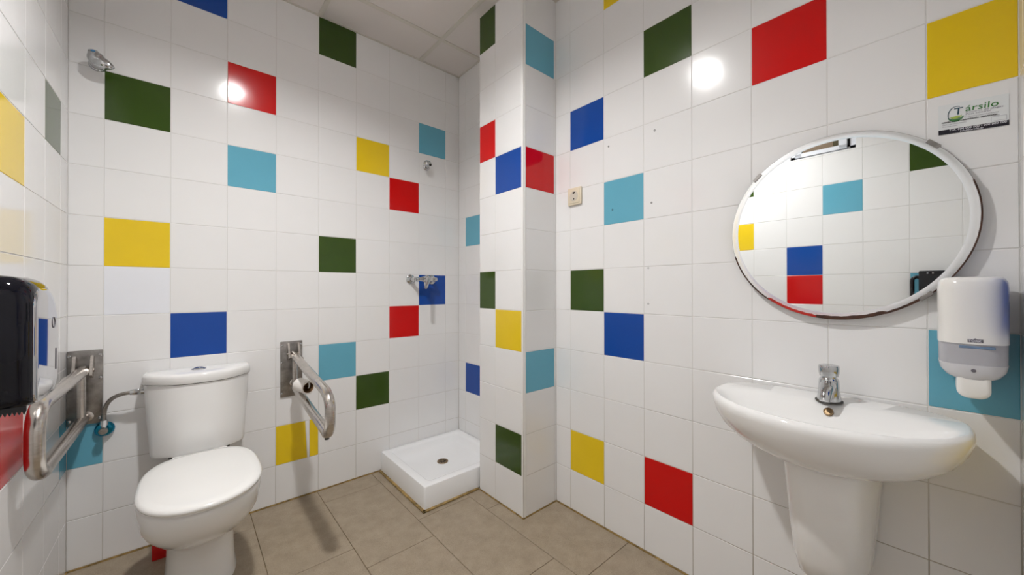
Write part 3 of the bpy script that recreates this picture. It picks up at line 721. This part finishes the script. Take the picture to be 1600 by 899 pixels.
# basin tap (push-top pillar tap)
tx, ty, tz_ = 8.10, -10.165, 3.95
bt = thing('basin_tap', (tx, ty, tz_), 'short chrome push-top tap on the washbasin ledge', 'tap')
MB().loft([[Vector((tx + rx * math.cos(a) + ox, ty + ry * math.sin(a), tz_ + z)) for a in [2 * math.pi * k / 24 for k in range(24)]] for z, rx, ry, ox in
           ((0, .15, .135, 0), (.02, .15, .135, 0), (.14, .13, .12, 0), (.24, .125, .115, 0), (.30, .118, .11, 0), (.325, .10, .095, 0))]).build('tap_body', CHROME, bt, 50)
tag(MB().lathe([(-.004, .155), (.012, .155)], (tx, ty, tz_), (0, 0, 1), 24).build('base_gasket', DARKGAP, bt), 'dark gasket')
MB().tube([(tx - .02, ty, tz_ + .24), (tx - .14, ty, tz_ + .20), (tx - .27, ty, tz_ + .12), (tx - .30, ty, tz_ + .05)], [.095, .085, .07, .062], 16).build('spout', CHROME, bt, 60)
MB().lathe([(.325, .085), (.345, .085), (.35, .105), (.40, .115), (.47, .118), (.50, .112), (.505, .09), (.50, .07), (.503, .02)], (tx, ty, tz_), (0, 0, 1), 24).build('push_button', CHROME, bt, 40)

# ---------------------------------------------------------------- soap dispenser
sd = thing('soap_dispenser', (XR, -11.44, 5), 'white wall soap dispenser with a frosted lower window, above the washbasin', 'dispenser')
sy0, sy1, sx = -11.715, -11.175, 7.955
def srect(y0, y1, z0, z1, rt_, rb_, x, n=7):
    out = []
    for cy, cz, r, a in ((y1 - rt_, z1 - rt_, rt_, 0), (y0 + rt_, z1 - rt_, rt_, 90), (y0 + rb_, z0 + rb_, rb_, 180), (y1 - rb_, z0 + rb_, rb_, 270)):
        for i in range(n + 1):
            t = math.radians(a + 90 * i / n); out.append(Vector((x, cy + r * math.cos(t), cz + r * math.sin(t))))
    return out
def sbody(z0, z1, rt_, rb_, x, f=.09):
    S = lambda d, xx: srect(sy0 + d, sy1 - d, z0 + d, z1 - d, max(rt_ - d * .5, .012), max(rb_ - d * .5, .012), xx)
    return [S(0, XR - .01), S(0, x + f), S(f * .1, x + f * .55), S(f * .35, x + f * .2), S(f * .7, x + f * .03), S(f * 1.3, x)]
SB = 8.405
MB().box(SB - .005, XR - .003, -11.68, -11.22, 4.66, 5.35, .01, 1).build('back_plate', WHITEP, sd)
def cover_ring(z, d=0.0, fr=0.0):
    # plan: gently bowed front, sides rounding back to the wall; d: inset, fr: front pulled back
    out = [Vector((SB, sy0 + d, z))]
    hy = (sy1 - sy0) / 2 - d; yc_ = (sy0 + sy1) / 2; depth = SB - sx - fr
    for i in range(25):
        s_ = -1 + 2 * i / 24; a = math.pi / 2 * s_
        out.append(Vector((SB - depth * abs(math.cos(a)) ** (2 / 4.2), yc_ + hy * math.copysign(abs(math.sin(a)) ** (2 / 3.0), s_), z)))
    out.append(Vector((SB, sy1 - d, z)))
    return out
MB().loft([cover_ring(4.90), cover_ring(5.53), cover_ring(5.60, .006, .01), cover_ring(5.64, .025, .03), cover_ring(5.66, .05, .07), cover_ring(5.667, .09, .12)]).build('cover', WHITEP, sd, 50)
MB().loft([cover_ring(4.47, .20, .1), cover_ring(4.48, .13, .06), cover_ring(4.515, .07, .035), cover_ring(4.58, .025, .02), cover_ring(4.64, .01, .016), cover_ring(4.74, .008, .016), cover_ring(4.902, .006, .012)]).build('window', FROST, sd, 50)
tag(MB().loft([cover_ring(4.485, .125, .05), cover_ring(4.515, .066, .028), cover_ring(4.58, .021, .013), cover_ring(4.66, .006, .011), cover_ring(4.662, .008, .02)]).build('lower_band', FROSTL, sd, 50), 'paler band')
tag(MB().box(sx + .010, sx + .03, -11.60, -11.34, 4.85, 4.88, .004, 1).build('soap_bag', BLUEG, sd), 'blue-grey strip behind the window')
tag(MB().lathe([(0, .02), (.006, .02), (.008, .012)], (sx + .0125, -11.445, 4.60), (-1, 0, 0), 12).build('lock', GREYINK, sd), 'small grey lock')
MB().loft([srect(-11.575, -11.32, 4.27, 4.62, .02, .09, x) for x in (sx + .45, sx + .1)] + [srect(-11.565, -11.33, 4.28, 4.61, .02, .085, sx + .06), srect(-11.54, -11.355, 4.305, 4.6, .02, .07, sx + .045)]).build('push_bar', WHITEP, sd, 50)

# ---------------------------------------------------------------- lettering
def lettering(parent, text, size, base, m, name='lettering', align='LEFT', rot=0.0, depth=.0006, bold=0.0, squash=1.0):
    """flat raised print facing -x (right wall); base: tiles; u = -y"""
    cu = bpy.data.curves.new('lettering', 'FONT'); cu.body = text; cu.size = size * U; cu.align_x = align
    cu.extrude = depth * U; cu.resolution_u = 2; cu.offset = bold * U
    tmp = bpy.data.objects.new('tmp', cu); COL.objects.link(tmp)
    bpy.context.view_layer.update()
    me = bpy.data.meshes.new_from_object(tmp.evaluated_get(bpy.context.evaluated_depsgraph_get()))
    bpy.data.objects.remove(tmp); bpy.data.curves.remove(cu)
    me.materials.clear(); me.materials.append(m)
    o = bpy.data.objects.new(name, me); COL.objects.link(o); o.parent = parent
    B = Matrix(((0, 0, -1), (-1, 0, 0), (0, 1, 0))).to_4x4()
    me.transform(B @ Matrix.Rotation(rot, 4, 'Z') @ Matrix.Diagonal((squash, 1, 1, 1)))
    o.location = Vector(base) * U - parent_world(parent)
    return o

tag(MB().box(sx - .002, sx + .004, -11.515, -11.402, 4.922, 4.958, 0, 1).build('logo_plate', GREYINK, sd, smooth=0), 'grey logo plate')
MB().add([(sx + .004, -11.44, 4.957), (sx + .004, -11.475, 4.957), (sx + .004, -11.458, 4.97), (sx - .002, -11.44, 4.957), (sx - .002, -11.475, 4.957), (sx - .002, -11.458, 4.97)],
         [[3, 5, 4], [0, 1, 2], [0, 3, 4, 1], [1, 4, 5, 2], [2, 5, 3, 0]]).build('logo_peak', GREYINK, sd, smooth=0)
lettering(sd, 'TORK', .036, (sx - .0025, -11.407, 4.927), INKWHITE, bold=.0004, squash=.98)

# company sticker on the tile right of the mirror
SR = math.radians(-6.0) * -1
st = thing('company_sticker', (XR, -11.47, 7.67), 'white company sticker with green lettering and a black band, under a yellow tile', 'sticker')
sw, shh = .548, .375
def SP(u_, v_, d):                         # sticker coordinates (0..1) -> world
    du, dv = (u_ - .5) * sw, (v_ - .5) * shh
    a = math.radians(4.5)
    return Vector((XR - .004 - d, -11.469 - (du * math.cos(a) + dv * math.sin(a) * 0), 7.665 + dv - du * math.sin(a)))
def patch(u0, u1, v0, v1, d, m, name, label=None, parent=st):
    c = [SP(u0, v0, d), SP(u1, v0, d), SP(u1, v1, d), SP(u0, v1, d)]
    o = MB().add([p + Vector((.003, 0, 0)) for p in c] + c, [[0, 1, 2, 3], [4, 5, 6, 7], [0, 1, 5, 4], [1, 2, 6, 5], [2, 3, 7, 6], [3, 0, 4, 7]]).build(name, m, parent, smooth=0)
    if label: o['label'] = label
    return o
card = patch(0, 1, 0, 1, .004, CARD, 'card')
patch(0, 1, 0, .155, .0052, INKBLACK, 'print_band', 'black band', st)
sa = -math.radians(4.5)
def stext(t, s, u_, v_, m, bold=0.0, squash=1.0):
    return lettering(st, t, s, SP(u_, v_, .0062), m, rot=sa, depth=.0003, bold=bold, squash=squash)
def swoosh(c, rx, rz, a0, a1, w0, w1, m, name, label):
    n = 24; mb = MB(); rings = []
    for i in range(n + 1):
        t = math.radians(a0 + (a1 - a0) * i / n); w = w0 + (w1 - w0) * math.sin(math.pi * i / n)
        o = c + Vector((0, -rx * math.cos(t), rz * math.sin(t))); q = c + Vector((0, -(rx - w) * math.cos(t), (rz - w) * math.sin(t)))
        rings.append([o, q, q + Vector((.002, 0, 0)), o + Vector((.002, 0, 0))])
    mb.loft(rings); ob = mb.build(name, m, st, 0); ob['label'] = label
lc_ = SP(.265, .63, .0062)
swoosh(lc_, .068, .098, 60, 235, .003, .009, INKTEAL, 'logo_arc', 'teal arc of the logo')
swoosh(lc_, .072, .098, 200, 335, .004, .05, INKGREEN, 'logo_leaf', 'green leaf of the logo')
swoosh(lc_ + Vector((-.0006, 0, .012)), .06, .07, 215, 325, .004, .035, INKLIME, 'logo_leaf', 'lime leaf of the logo')
stext('T', .125, .225, .60, INKTEAL, .0006, 1.0)
stext('ársilo', .105, .395, .665, INKGREEN, .0005, 1.12)
stext('Control de plagas', .032, .40, .60, INKGREY, .0, 1.25)
stext('Pest control', .032, .40, .535, INKGREY, .0, 1.25)
stext('Tratamientos de higiene y control ambiental', .022, .16, .455, INKGREY, .0, .98)
stext('DESINSECTACIÓN - DESRATIZACIÓN - DESINFECCIÓN', .022, .05, .375, INKBLACK, .0008, .80)
stext('Fecha del tratamiento', .022, .06, .30, INKGREY, .0, 1.0)
stext('Próxima visita', .022, .06, .235, INKGREY, .0, 1.0)
stext('Fecha', .018, .80, .355, INKGREY)
for (u0, u1, v0, v1) in ((.76, .765, .19, .335), (.965, .97, .19, .335), (.76, .97, .19, .198), (.76, .97, .327, .335)):
    patch(u0, u1, v0, v1, .0055, INKGREY, 'print_line')
stext('TLF. 000 000 000 - 000 000 000', .034, .16, .085, INKWHITE, .0003, 1.0)
stext('info@tarsilo.es', .030, .32, .018, INKWHITE, .0002, 1.0)
